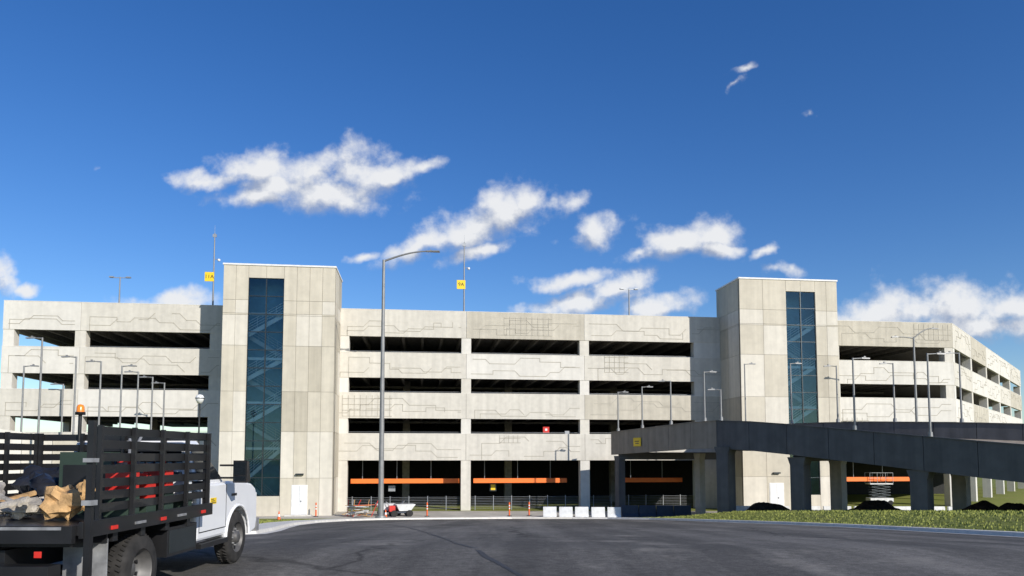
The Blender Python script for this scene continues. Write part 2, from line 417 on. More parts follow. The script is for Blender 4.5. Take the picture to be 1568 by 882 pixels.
def tower(xl,xr,wl,wr,pyt,pyw0,pyw1,door):
    left = xl<784
    V=-4.3; DP=4.75
    a,b_=U(xl,V,600 if left else 500),U(xr,V,600 if left else 500)
    wa,wb=U(wl,V,580 if left else 520),U(wr,V,580 if left else 520)
    zt=fac((xl+xr)/2,pyt,V)[1]; wz0=fac(wl,pyw1,V)[1]; wz1=fac(wl,pyw0,V)[1]
    T=MB()
    zb=[0,2.95,Z[6],Z[4]-.35,Z[2]-.2,Z[1]+.95,fac(xl,481 if left else 495,V)[1],fac(xl,458 if left else 473,V)[1],zt]
    zb=sorted(set(zb))
    def wallp(u0,u1,nu,zlo,zhi):
        zz=[zlo]+[q for q in zb if zlo+.3<q<zhi-.3]+[zhi]
        for j in range(len(zz)-1):
            for i in range(nu):
                p0=u0+(u1-u0)*i/nu; p1=u0+(u1-u0)*(i+1)/nu
                top=zz[j]>Z[1]+1.2
                mm=M_tow[0] if zz[j+1]>=zt-.1 else (M_tow[2] if top else (M_tow[random.choice([0,1])] if (j in (2,3) and u0>wa) else M_tow[random.choice([0,2])]))
                T.box(p0+.012,p1-.012,V,V+.2,zz[j]+.012,zz[j+1]-.012,mm)
        T.box(u0,u1,V+.03,V+.25,zlo,zhi,M_joint)
    wallp(a,wa,2,0,zt); wallp(wb,b_,4 if left else 2,0,zt)
    wallp(wa,wb,2,wz1,zt); wallp(wa,wb,1,0,wz0)
    for side,x0,x1 in ((0,a,a+.3),(1,b_-.3,b_)):
        zz=zb
        for j in range(len(zz)-1):
            for i in range(2):
                y0=V+.26+(DP-.26)/2*i; y1=V+.26+(DP-.26)/2*(i+1)
                T.box(x0+.001,x1-.001,y0+.012,y1-.012,zz[j]+.012,zz[j+1]-.012,M_tow[random.choice([0,1,2])])
        T.box(x0+.03,x1-.03,V+.26,V+DP,0,zt-.02,M_joint)
    T.box(a,b_,V+DP,V+DP+.2,0,zt,M_tow[0])
    T.box(a+.3,b_-.3,V+.25,V+DP,zt-.4,zt-.2,M_slab)
    T.box(a-.06,b_+.06,V-.06,V+DP+.26,zt,zt+.13,M_cap)
    T.box(wa-1.6,wa-1.4,V+.26,V+2.4,0,zt-.5,M_swall); T.box(wb+1.4,wb+1.6,V+.26,V+2.4,0,zt-.5,M_swall)
    T.box(wa-1.4,wb+1.4,V+2.2,V+2.4,0,zt-.5,M_swall)
    T.make('tower_walls',G)
    W=MB(); mid=(wa+wb)/2
    for x in (wa,mid,wb): W.box(x-.04,x+.04,V+.05,V+.17,wz0,wz1,M_frame)
    nh=12
    for j in range(nh+1):
        z=wz0+(wz1-wz0)*j/nh
        for x0,x1 in ((wa+.041,mid-.041),(mid+.041,wb-.041)): W.box(x0,x1,V+.06,V+.16,z-.03,z+.03,M_frame)
    W.make('window_frame',G)
    Gl=MB(); Gl.add([(wa,V+.11,wz0),(wb,V+.11,wz0),(wb,V+.11,wz1),(wa,V+.11,wz1)],[(0,1,2,3)],Mg); Gl.make('window_glass',G)
    St=MB(); fl=[0,Z[7]+1.05,Z[5]+1.05,Z[3]+1.05,Z[1]+1.05]
    x0,x1=wa-.1,wb+.1
    for i in range(4):
        f0,f1=fl[i],fl[i+1]; h=(f1-f0)/2
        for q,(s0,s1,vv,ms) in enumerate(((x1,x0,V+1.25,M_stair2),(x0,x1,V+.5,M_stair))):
            za=f0+h*q; zb_=za+h
            St.hexa([(s0,vv,za-.20),(s1,vv,zb_-.20),(s1,vv+.08,zb_-.20),(s0,vv+.08,za-.20),(s0,vv,za+.18),(s1,vv,zb_+.18),(s1,vv+.08,zb_+.18),(s0,vv+.08,za+.18)],ms)
            for hh in (.4,.62,.84,1.05): St.cyl((s0,vv,za+hh),(s1,vv,zb_+hh),.026,n=6,m=ms)
            for e in range(5):
                x=s0+(s1-s0)*e/4; z=za+h*e/4; St.cyl((x,vv,z),(x,vv,z+1.05),.02,n=6,m=ms)
            for e in range(9):
                x=s0+(s1-s0)*(e+.5)/9; z=za+h*(e+.5)/9; St.box(x-.14,x+.14,vv+.08,vv+.62,z-.03,z+.01,ms)
        St.box(wa-.75,wb+.75,V+.27,V+.48,f1-.2,f1,M_stair)
    St.make('staircase',G)
    D=MB(); d0,z0=fac(door[0],783,V); d1,_=fac(door[1],783,V)
    D.box(d0-.07,d1+.07,V-.03,V+.02,.1,2.42,M_cap); D.box(d0,d1,V-.05,V-.031,.12,2.35,M_white)
    D.box((d0+d1)/2-.008,(d0+d1)/2+.008,V-.054,V-.051,.12,2.35,M_plate); D.box((d0+d1)/2+.1,(d0+d1)/2+.16,V-.09,V-.051,1.1,1.2,M_frame)
    D.box(d0-.5,d1+.5,V-.5,V-.1,0.013,.1,M_kerb)
    D.box((d0+d1)/2-.3,(d0+d1)/2+.3,V-.22,V-.01,3.2,3.32,M_frame)
    D.make('door',G)
tower(337.5,511,377,432,407.5,425,760,(447,469))
tower(1133,1283,1205,1250,429,446,758,(1180,1200))

# ------------------------------------------------------------ lamps and poles
def cobra(name, base, h, arms, r0=.11, r1=.06, mm=M_steel, headlen=.75, armtype='curve'):
    m=MB()
    m.cyl((0,0,0),(0,0,.25),r0*2.0,r0*1.8,12,mm)
    m.cyl((0,0,.25),(0,0,h),r0,r1,12,mm)
    for (ax,ay,ln,rise) in arms:
        d=Vector((ax,ay,0)).normalized()
        pts=[]
        if armtype=='curve':
            for i in range(9):
                t_=i/8; pts.append(Vector((0,0,h-.1))+d*ln*t_+Vector((0,0,rise*math.sin(t_*math.pi/2))))
        else: pts=[Vector((0,0,h-.05)), Vector((0,0,h-.05))+d*ln+Vector((0,0,rise))]
        m.tube(pts,[r1*.8-(r1*.3)*i/(len(pts)-1) for i in range(len(pts))],mm,8)
        e=pts[-1]; n=Vector((-d.y,d.x,0)); W_=headlen*.22
        def P(a,b_,c): return e+d*a+n*b_+Vector((0,0,c))
        m.hexa([P(-.05,-W_*.5,-.04),P(headlen,-W_,-.05),P(headlen,W_,-.05),P(-.05,W_*.5,-.04),P(-.05,-W_*.4,.05),P(headlen,-W_*.8,.02),P(headlen,W_*.8,.02),P(-.05,W_*.4,.05)],mm)
        m.box(e.x+d.x*headlen*.3-.05,e.x+d.x*headlen*.3+.05,e.y-.05,e.y+.05,e.z+.03,e.z+.12,mm)
    return m.make(name,loc=base)
b0=atY(583,786,54.5); top=atY(580,398,54.5)
cobra('street_lamp',(b0.x,54.5,gz(54.5)),top.z-gz(54.5),[(1,0,3.2,.75)],.21,.10,M_pole,.95)
b0=atY(1402,600,60); tp=atY(1398,516,60)
cobra('street_lamp',(b0.x,60,0),tp.z,[(1,0,1.5,.8),(-1,0,1.3,.1)],.14,.07,M_pole,.5)
# ------------------------------------------------------------ elevated ramp
def chaikin(P,it=2):
    for _ in range(it):
        Q=[P[0]]
        for a,b_ in zip(P,P[1:]): Q+= [a.lerp(b_,.25),a.lerp(b_,.75)]
        Q.append(P[-1]); P=Q
    return P
def resample(P,n):
    Ls=[0]
    for a,b_ in zip(P,P[1:]): Ls.append(Ls[-1]+(b_-a).length)
    out=[]
    for i in range(n+1):
        t_=Ls[-1]*i/n; k=0
        while k<len(P)-2 and Ls[k+1]<t_: k+=1
        out.append(P[k].lerp(P[k+1],(t_-Ls[k])/(Ls[k+1]-Ls[k])))
    return out
NE=resample(chaikin([Vector(p) for p in ((8.3,62.5,6.65),(11.2,56.3,6.9),(13.4,51.2,7.1),(15.4,48.2,6.9),(20.2,43,6.1),(25.3,37,5.15),(36,24.5,3.6))]),18)
FE=resample(chaikin([Vector(p) for p in ((18.2,65.2,6.9),(18.6,61,7.0),(20.6,57,7.05),(22.6,54.5,7.1),(27.2,49.5,6.9),(33,44,6.5),(45,32,4.0))]),18)
RA=empty('elevated_ramp')
rm=MB()
FH=1.85
def fascia(P,inward,mats_):
    for i in range(len(P)-1):
        a,b_=P[i].copy(),P[i+1].copy(); d=(b_-a); d.z=0; d.normalize(); n=Vector((-d.y,d.x,0))*inward*.3
        g_=(b_-a).normalized()*.015; a+=g_; b_-=g_
        mm=mats_(i)
        lo=Vector((0,0,FH))
        rm.hexa([a-lo,b_-lo,b_+n-lo,a+n-lo,a,b_,b_+n,a+n],mm)
        c0=Vector((0,0,.06)); n2=n*1.15; o2=n*.15
        rm.hexa([a-o2,b_-o2,b_+n2,a+n2,a-o2+c0,b_-o2+c0,b_+n2+c0,a+n2+c0],mm)
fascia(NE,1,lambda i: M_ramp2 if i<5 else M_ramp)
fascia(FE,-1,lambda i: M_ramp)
vs=[]
for a,b_ in zip(NE,FE):
    d=(b_-a); d.z=0; d.normalize()
    a2=a+d*.31; b2=b_-d*.31
    vs+=[(a2.x,a2.y,a.z-1.0),(b2.x,b2.y,b_.z-1.0),(a2.x,a2.y,a.z-1.5),(b2.x,b2.y,b_.z-1.5)]
fs=[]
for i in range(18):
    o=i*4; fs+=[(o,o+1,o+5,o+4),(o+2,o+6,o+7,o+3)]
rm.add(vs,fs,M_ramp2)
rm.make('deck_and_parapets',RA)
rc=MB()
def rcol(x,y,zt,w0,m,rot=R(-49)):
    rc.M=Matrix.Translation((x,y,0))@Matrix.Rotation(rot,4,'Z')
    z0=gz(y)-.1; h=w0/2
    rc.hexa([(-h,-h,z0),(h,-h,z0),(h,h,z0),(-h,h,z0),(-h,-h,zt-.5),(h,-h,zt-.5),(h,h,zt-.5),(-h,h,zt-.5)],m)
    rc.hexa([(-h,-h,zt-.5),(h,-h,zt-.5),(h,h,zt-.5),(-h,h,zt-.5),(-h*1.35,-h*1.05,zt),(h*1.35,-h*1.05,zt),(h*1.35,h*1.05,zt),(-h*1.35,h*1.05,zt)],m)
    rc.M=Matrix.Identity(4)
def beam(a,b_,z):
    a=Vector((*a,z)); b_=Vector((*b_,z)); d=(b_-a).normalized(); n=Vector((-d.y,d.x,0))*.4; lo=Vector((0,0,.6))
    rc.hexa([a-n-lo,b_-n-lo,b_+n-lo,a+n-lo,a-n,b_-n,b_+n,a+n],M_ramp)
for (nx,ny,fx,fy,zt) in ((14.4,50.3,20.3,57.2,5.3),(17.9,46.4,22.6,51.8,4.6),(22.5,41.1,27.6,46.0,3.9),(28.5,34.2,34.5,40.2,2.8)):
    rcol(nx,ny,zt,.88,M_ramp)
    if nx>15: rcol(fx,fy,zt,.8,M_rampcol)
    beam((nx,ny),(fx,fy),zt+.35)
rcol(8.9,61.6,4.7,.6,M_ramp,R(-65)); rcol(14.7,58.5,4.9,.55,M_rampcol,R(-60)); beam((8.9,61.6),(17.5,63),5.0)
rc.make('columns',RA)
sg=MB()
sg.box(-.5,.5,-.02,.02,-.34,.34,M_yellow); sg.box(-.3,.3,-.024,-.0205,.02,.09,M_black); sg.box(-.24,.24,-.024,-.0205,-.14,-.07,M_black)
best=min(range(len(NE)-1),key=lambda i:abs((NE[i]+NE[i+1]).x/(NE[i]+NE[i+1]).y-(990-784)/F))
mid_=(NE[best]+NE[best+1])/2; dd=(NE[best+1]-NE[best]); dd.z=0; dd.normalize(); nn_=Vector((dd.y,-dd.x,0))
if nn_.dot(mid_)>0: nn_=-nn_
o=sg.make('clearance_sign',RA,loc=(mid_.x+nn_.x*.1,mid_.y+nn_.y*.1,mid_.z-1.0)); o.rotation_euler[2]=math.atan2(dd.y,dd.x)
def edge_at(P,px):
    t_=(px-784)/F; best=min(P,key=lambda q:abs(q.x/q.y-t_))
    for a,b_ in zip(P,P[1:]):
        fa=a.x/a.y-t_; fb=b_.x/b_.y-t_
        if fa*fb<=0 and fa!=fb: return a.lerp(b_,fa/(fa-fb))
    return best
def ramp_post(P,px,py,side,ln=.45):
    q=edge_at(P,px); tz=atY(px,py,q.y).z
    cobra('lamp_post',(q.x,q.y,q.z+.05),tz-q.z-.05,[(side,.1,ln,.04)],.065,.045,M_pole,.42,'s')
for px,py,sd in ((947,600,1),(984,592,1),(1028,583,-1),(1080,569,1),(1105,596,-1)): ramp_post(NE,px,py,sd)
for px,py,sd in ((1310,548,1),(1425,541,1)): ramp_post(NE,px,py,sd,.6)
for px,py,sd in ((1140,557,1),(1213,556,1),(1284,560,-1),(1371,556,-1),(1474,540,-1)):
    if px<1200:
        a=atY(px,py,60); cobra('lamp_post',(a.x,60,5.8),a.z-5.8,[(sd,0,.45,.04)],.065,.045,M_pole,.42,'s')
    else: ramp_post(FE,px,py,sd)

# ------------------------------------------------------------ left approach ramp
lr=MB()
a=Vector((-35,44,6.9)); b_=Vector((-27.5,51.0,5.5)); th=.4
n=6; d=(b_-a); dd=Vector((d.x,d.y,0)).normalized(); nn=Vector((-dd.y,dd.x,0))*th
for i in range(n):
    q0=a+d*((i)/n)+d.normalized()*.012; q1=a+d*((i+1)/n)-d.normalized()*.012
    z0=-.1
    lr.hexa([(q0.x,q0.y,z0),(q1.x,q1.y,z0),(q1.x+nn.x,q1.y+nn.y,z0),(q0.x+nn.x,q0.y+nn.y,z0),(q0.x,q0.y,q0.z),(q1.x,q1.y,q1.z),(q1.x+nn.x,q1.y+nn.y,q1.z),(q0.x+nn.x,q0.y+nn.y,q0.z)],conc[i%3])
lr.make('approach_ramp_wall')
for px,pt,pb,Y,sd in ((65,517,668,46,-1),(37,560,665,52,1),(117,546,668,50,-1),(155,553,668,50,-1),(187,560,668,52,1),(212,569,668,54,-1),(234,577,668,56,-1),(252,586,668,58,-1),(97,588,668,60,-1)):
    a=atY(px,pt,Y); cobra('lamp_post',(a.x,Y,gz(Y)),a.z-gz(Y),[(sd,0,.5,.04)],.075,.055,M_pole,.5,'s')
m=MB(); a=atY(306,611,50); z0=gz(50); h=a.z-z0
m.cyl((0,0,0),(0,0,h-.3),.07,.05,10,M_black); m.lathe([(0,-.3),(.14,-.3),(.26,-.05),(.28,.1),(.2,.26),(0,.32)],(0,0,h),M_white,18,'z'); m.lathe([(.29,.02),(.31,.05),(.29,.08)],(0,0,h),M_black,18,'z')
m.make('globe_lamp',loc=(a.x,50,z0))

# ------------------------------------------------------------ rooftop poles
def roofpole(px,pt,label,spx,spy,lamp=0):
    v=1.2; u,zt=fac(px,pt,v); us,zs=fac(spx,spy,v)
    P=empty('rooftop_pole')
    wx=OB+Vector((u*CT-v*ST,u*ST+v*CT,0)); zr=bands[0][0]+1.05
    P.location=(wx.x,wx.y,zr); P.rotation_euler[2]=TH
    m=MB(); m.cyl((0,0,0),(0,0,zt-zr),.08,.045,10,M_pole); m.box(-.2,.2,-.2,.2,0,.06,M_steel)
    if label:
        m.cyl((0,0,zt-zr),(0,0,zt-zr+.7),.015,.008,6,M_steel)
        m.box(-.16,.16,-.05,.05,zt-zr-.35,zt-zr-.1,M_steel)
        x=us-u; z=zs-zr; m.box(x-.38,x+.38,-.09,-.04,z-.4,z+.4,M_yellow); m.box(x,0,-.03,.03,z-.02,z+.02,M_steel)
        cu=bpy.data.curves.new('label','FONT'); cu.body=label; cu.size=.46; cu.extrude=.004; cu.align_x='CENTER'; cu.align_y='CENTER'
        t_=bpy.data.objects.new('sign_text',cu); sc.collection.objects.link(t_); t_.parent=P; t_.location=(x,-.097,z); t_.rotation_euler[0]=R(90); cu.materials.append(M_black)
        m.cyl((0,0,z+1.5),(.35,0,z+1.6),.03,.02,6,M_steel); m.lathe([(0,-.14),(.1,-.1),(.13,0),(.1,.08),(0,.1)],(.4,0,z+1.5),M_white,12,'z')
    if lamp:
        m.box(-.7,.7,-.03,.03,zt-zr-.1,zt-zr-.04,M_steel)
        for s1 in (-1,1): m.box(s1*.5,s1*.85,-.14,.14,zt-zr-.08,zt-zr+.02,M_steel)
    m.make('pole',P)
roofpole(329,357,'11A',321,424); roofpole(711,371,'9A',706,436)
roofpole(184,424,None,0,0,1); roofpole(963,442,None,0,0,1)

# ------------------------------------------------------------ small street things
def jersey(name,x,y,ln,rot,mm,h=.85):
    m=MB(); pr=[(-.3,0),(.3,0),(.3,.08),(.16,.28),(.09,h),(-.09,h),(-.16,.28),(-.3,.08)]
    m.xprism(pr,-ln/2,ln/2,mm)
    for s1 in (-1,1): m.box(s1*ln*.25-.12,s1*ln*.25+.12,-.303,.303,-.01,.07,M_blk)
    return m.make(name,loc=(x,y,gz(y)),rotz=rot,bevel=.02)
for i in range(5): jersey('jersey_barrier',2.9+i*1.22,57.6-.1*i+random.uniform(-.1,.1),1.02,R(-4+random.uniform(-5,5)),M_barw,.8)
for i in range(4): jersey('jersey_barrier',9.1+i*1.35,57.9,1.3,R(2),M_blk,.9)
for i in range(11): jersey('jersey_barrier',18.2+i*2.35,58.6-.12*i,2.1,R(-3),M_barw,.8)
def mound(name,X,Y,wd,h):
    P=Vector((X,Y,gz(Y)+bank(X,Y)))
    m=MB(); vs=[]; n=30; k=12
    for j in range(k):
        rr=j/(k-1)
        for i in range(n):
            t_=2*math.pi*i/n; nzv=noise.noise(Vector((math.cos(t_)*rr*2+X,math.sin(t_)*rr*2,3)))
            x=math.cos(t_)*rr*wd/2*(1+.2*nzv); y=math.sin(t_)*rr*wd/3
            z=h*(math.cos(rr*math.pi)*.5+.5)*(1+.45*nzv)+random.uniform(-.04,.04) if j<k-1 else -.15
            vs.append((x,y,z+ (gz(P.y+y)-gz(P.y))))
    fs=[(j*n+i,j*n+(i+1)%n,(j+1)*n+(i+1)%n,(j+1)*n+i) for j in range(k-1) for i in range(n)]
    m.add(vs,fs,M_dirt); m.make(name,loc=P)
for px,Y,wd,h in ((1172,51,4.2,.8),(1336,47,4.0,.7),(1500,42,3.4,.5),(1548,41,2.6,.5)):
    mound('dirt_mound',(px-784)/F*Y,Y,wd,h)
def cone(x,y,s=1):
    m=MB(); m.M=Matrix.Scale(s,4); m.box(-.19,.19,-.19,.19,0,.03,M_black); m.lathe([(.14,.03),(.105,.25)],(0,0,0),M_cone,14,'z'); m.lathe([(.105,.25),(.07,.45)],(0,0,0),M_white,14,'z'); m.lathe([(.07,.45),(.03,.7),(0,.7)],(0,0,0),M_cone,14,'z'); m.make('traffic_cone',loc=(x,y,gz(y)+(bank(x,y) if x>0 else 0)))
def tubepost(x,y):
    m=MB(); m.lathe([(.2,0),(.2,.05),(.08,.07),(0,.07)],(0,0,0),M_black,14,'z'); z=.06
    for mm,hh in ((M_cone,.5),(M_white,.1),(M_cone,.12),(M_white,.1),(M_cone,.2)): m.lathe([(.055,z),(.055,z+hh)],(0,0,0),mm,12,'z'); z+=hh
    m.lathe([(.055,z),(0,z+.02)],(0,0,0),M_cone,12,'z'); m.make('delineator_post',loc=(x,y,gz(y)))
for px,Y in ((486,58),(780,58.5),(655,58.2),(810,58.8)): tubepost((px-784)/F*Y,Y)
for px,Y in ((430,52),(592,57.5),(1140,55),(1226,53)): cone((px-784)/F*Y,Y,.85)
def buggy(x,y,body,rot):
    m=MB()
    m.hexa([(-.45,-.4,.45),(.45,-.4,.45),(.45,.4,.45),(-.45,.4,.45),(-.8,-.5,.95),(.7,-.5,.95),(.7,.5,.95),(-.8,.5,.95)],body)
    m.box(-.5,1.1,-.3,.3,.28,.42,M_blk); m.box(.75,1.2,-.3,.3,.42,.85,M_red)
    for sx in (-.35,.85):
        for sy in (-.42,.42): m.cyl((sx,sy-.07,.26),(sx,sy+.07,.26),.26,n=16,m=M_rubber)
    m.cyl((1.15,-.25,.8),(1.4,-.25,1.15),.02,n=6,m=M_steel); m.cyl((1.15,.25,.8),(1.4,.25,1.15),.02,n=6,m=M_steel); m.cyl((1.4,-.25,1.15),(1.4,.25,1.15),.02,n=6,m=M_steel)
    m.make('concrete_buggy',loc=(x,y,gz(y)),rotz=rot)
buggy(-8.4,58.4,M_barw,R(200)); buggy(-9.9,58.9,M_barw,R(20))
m=MB()
for i in range(18):
    m.M=Matrix.Translation((random.uniform(-.5,.5),random.uniform(-.3,.3),.06+.05*i))@Matrix.Rotation(random.uniform(-.4,.4),4,'Z')@Matrix.Rotation(random.uniform(-.2,.2),4,'Y')
    q=random.uniform(.4,1.0); m.box(-q,q,-.09,.09,-.02,.02,random.choice([M_wood,M_barw,M_barw,M_steel,M_cone]))
m.M=Matrix.Identity(4)
for i in range(6):
    a=random.uniform(-1,1); m.cyl((a,0,0),(a+random.uniform(-.6,.6),.2,1.3),.03,n=6,m=random.choice([M_wood,M_red,M_steel]))
m.make('building_material_pile',loc=(-11.8,58.0,0))
m=MB(); p=atY(1347,770,72)
m.box(-1.1,1.1,-.5,.5,.35,.7,M_barw)
for sx in (-.8,.8):
    for sy in (-.45,.45): m.cyl((sx,sy-.08,.25),(sx,sy+.08,.25),.25,n=14,m=M_rubber)
for lv in range(5):
    z=.7+lv*.26
    for sy in (-.35,.35):
        m.cyl((-.9,sy,z),(.9,sy,z+.26),.035,n=6,m=M_frame); m.cyl((.9,sy,z),(-.9,sy,z+.26),.035,n=6,m=M_frame)
m.box(-1.1,1.1,-.5,.5,2.0,2.1,M_barw)
for sx in (-1.1,-.4,.4,1.1):
    for sy in (-.5,.5): m.cyl((sx,sy,2.1),(sx,sy,3.1),.025,n=6,m=M_steel)
for zz in (2.6,3.1):
    for sy in (-.5,.5): m.cyl((-1.1,sy,zz),(1.1,sy,zz),.02,n=6,m=M_steel)
m.make('scissor_lift',loc=(p.x,72,0))

# ------------------------------------------------------------ stake bed truck
T0=Vector((-5.42,8.6,2.91)); TR=empty('stake_bed_truck',T0)
FA=3.5
def arch(yc,r,n=10): return [(yc+r*math.cos(math.pi*i/n), .42+r*math.sin(math.pi*i/n)) for i in range(n+1)]
c=MB()
low=[(1.92,.5),(1.92,1.30),(3.0,1.31),(3.15,1.32),(3.7,1.30),(4.1,1.25),(4.32,1.16),(4.40,1.0),(4.40,.62),(4.34,.45),(FA+.5,.42)]+arch(FA,.5)+[(FA-.5,.42),(3.0-.05,.5)]
c.xprism(low,-1.0,1.0,M_truckw)
c.make('cab_body',TR,bevel=.07)
c=MB()
B=[(-.96,1.94),(.96,1.94),(.96,3.08),(-.96,3.08)]; Tt=[(-.78,2.0),(.78,2.0),(.78,2.42),(-.78,2.42)]
c.hexa([(x,y,1.28) for x,y in B]+[(x,y,1.94) for x,y in Tt],M_truckw)
c.make('cab_roof',TR,bevel=.06)
c=MB()
def side_pt(s1,y,z,off=.012):
    t_=(z-1.28)/.66; x=.96+(.78-.96)*t_; return (s1*(x+off), y, z)
for s1 in (-1,1):
    c.add([side_pt(s1,2.05,1.36),side_pt(s1,2.92,1.36),side_pt(s1,2.42,1.85),side_pt(s1,2.08,1.85)],[(0,1,2,3)],M_carglass)
c.add([(-.86,3.07,1.33),(.86,3.07,1.33),(.74,2.50,1.90),(-.74,2.50,1.90)],[(0,1,2,3)],M_carglass)
c.add([(-.8,1.93,1.42),(.8,1.93,1.42),(.72,1.98,1.85),(-.72,1.98,1.85)],[(0,1,2,3)],M_carglass)
c.make('cab_windows',TR)
c=MB()
for s1 in (-1,1):
    x=1.0*s1
    for yy in (2.0,2.98): c.box(x,x+s1*.004,yy,yy+.012,.62,1.28,M_black)
    c.box(x,x+s1*.004,2.0,2.98,.615,.63,M_black)
    c.box(x,x+s1*.035,2.08,2.26,1.14,1.17,M_black)
    c.box(x*.93,x*1.06,1.95,2.95,.40,.47,M_black)
    c.box(x,x+s1*.005,2.38,2.60,1.0,1.09,M_yellow)
    for e in range(3): c.box(x+s1*.005,x+s1*.008,2.40,2.58-.04*e,1.015+.025*e,1.025+.025*e,M_black)
    c.box(x,x+s1*.006,3.2,3.42,1.08,1.12,M_black)
    pts=[(yy,zz) for yy,zz in arch(FA,.5,14)]
    for (y0,z0),(y1,z1) in zip(pts,pts[1:]): c.cyl((x+s1*.002,y0,z0),(x+s1*.002,y1,z1),.022,n=6,m=M_truckw)
    c.box(x*.95,x*1.22,2.82,2.86,1.36,1.39,M_black); c.box(x*.95,x*1.22,2.82,2.86,1.55,1.58,M_black)
    c.hexa([(s1*1.18,2.76,1.30),(s1*1.40,2.74,1.30),(s1*1.40,2.90,1.32),(s1*1.18,2.92,1.32),(s1*1.18,2.76,1.64),(s1*1.40,2.74,1.64),(s1*1.38,2.88,1.62),(s1*1.18,2.90,1.62)],M_black)
    c.box(s1*1.20,s1*1.38,2.735,2.745,1.42,1.61,M_carglass); c.box(s1*1.20,s1*1.38,2.735,2.745,1.33,1.40,M_carglass)
    c.box(s1*.72,s1*.98,4.38,4.42,.86,1.08,M_white)
c.box(-.68,.68,4.39,4.43,.72,1.08,M_frame); c.box(-1.0,1.0,4.38,4.52,.42,.64,M_plate)
c.box(-.55,.55,1.7,4.2,.45,.9,M_black)
c.make('cab_trim',TR,bevel=.008)
c=MB()
for s1 in (-.42,.42): c.box(s1-.05,s1+.05,-1.25,4.2,.55,.78,M_black)
c.box(-1.22,1.22,-1.32,1.82,.93,1.03,M_black)
for yy in (-1.1,-.6,0,.6,1.2): c.box(-1.2,1.2,yy-.05,yy+.05,.80,.929,M_black)
for s1 in (-1,1):
    c.box(s1*1.22,s1*1.26,-1.32,1.82,.90,1.06,M_black)
    for yy in (-.75,.35,1.5): c.box(s1*1.26,s1*1.275,yy-.06,yy+.06,.94,.98,M_red)
    for yy in (-.2,.85): c.box(s1*1.26,s1*1.272,yy-.12,yy+.12,.95,.98,M_plate)
    c.box(s1*.74,s1*1.2,-.75,-.735,.16,.84,M_plate)
    c.box(s1*.74,s1*1.2,-.77,-.751,.80,.9,M_black)
    c.box(s1*.62,s1*1.18,.65,1.5,.46,.82,M_black)
    c.box(s1*1.18,s1*1.19,.70,1.45,.5,.78,M_frame)
c.box(-1.2,1.2,-1.4,-1.33,.86,1.03,M_black); c.box(-1.05,1.05,-1.5,-1.3,.50,.66,M_black)
c.box(-1.1,1.1,-1.404,-1.401,.99,1.02,M_plate)
c.box(-.2,.2,-1.42,-1.41,.7,.84,M_white)
for s1 in (-1,1): c.box(s1*.86,s1*.93,-1.42,-1.41,.73,.79,M_red)
c.make('bed_and_frame',TR,bevel=.008)
c=MB()
def rack(x0,y0,x1,y1):
    d=Vector((x1-x0,y1-y0,0)); L_=d.length; d.normalize(); n=Vector((-d.y,d.x,0))
    k=max(2,round(L_/.62))
    for i in range(k+1):
        p=Vector((x0,y0,0))+d*L_*i/k
        c.box(p.x-.022,p.x+.022,p.y-.022,p.y+.022,1.0,2.02,M_black)
    for j in range(7):
        z=1.12+j*.132+random.uniform(-.008,.008); a=Vector((x0,y0,0)); b_=Vector((x1,y1,0)); q=n*.03; q2=n*.048
        dz=Vector((0,0,random.uniform(-.012,.012)))
        c.hexa([a+q+Vector((0,0,z)),b_+q+dz+Vector((0,0,z)),b_+q2+dz+Vector((0,0,z)),a+q2+Vector((0,0,z)),a+q+Vector((0,0,z+.09)),b_+q+dz+Vector((0,0,z+.09)),b_+q2+dz+Vector((0,0,z+.09)),a+q2+Vector((0,0,z+.09))],M_black)
rack(1.2,-.95,1.2,1.78); rack(-1.2,-1.25,-1.2,1.78); rack(-1.15,1.8,1.15,1.8)
c.box(1.26,1.32,-1.30,-1.24,.25,2.05,M_black)
c.box(1.24,1.34,-1.33,-1.22,1.22,1.27,M_plate); c.box(1.24,1.34,-1.33,-1.22,1.64,1.68,M_plate)
c.box(-1.22,-1.16,-1.30,-1.24,.25,2.05,M_black)
c.cyl((-.62,1.8,1.9),(-.62,1.8,2.30),.025,n=8,m=M_black)
c.lathe([(0,0),(.065,0),(.065,.04)],(-.62,1.8,2.28),M_black,14,'z'); c.lathe([(.055,.04),(.05,.11),(.035,.14),(0,.15)],(-.62,1.8,2.28),M_amber,14,'z')
c.make('stake_racks',TR)
c=MB()
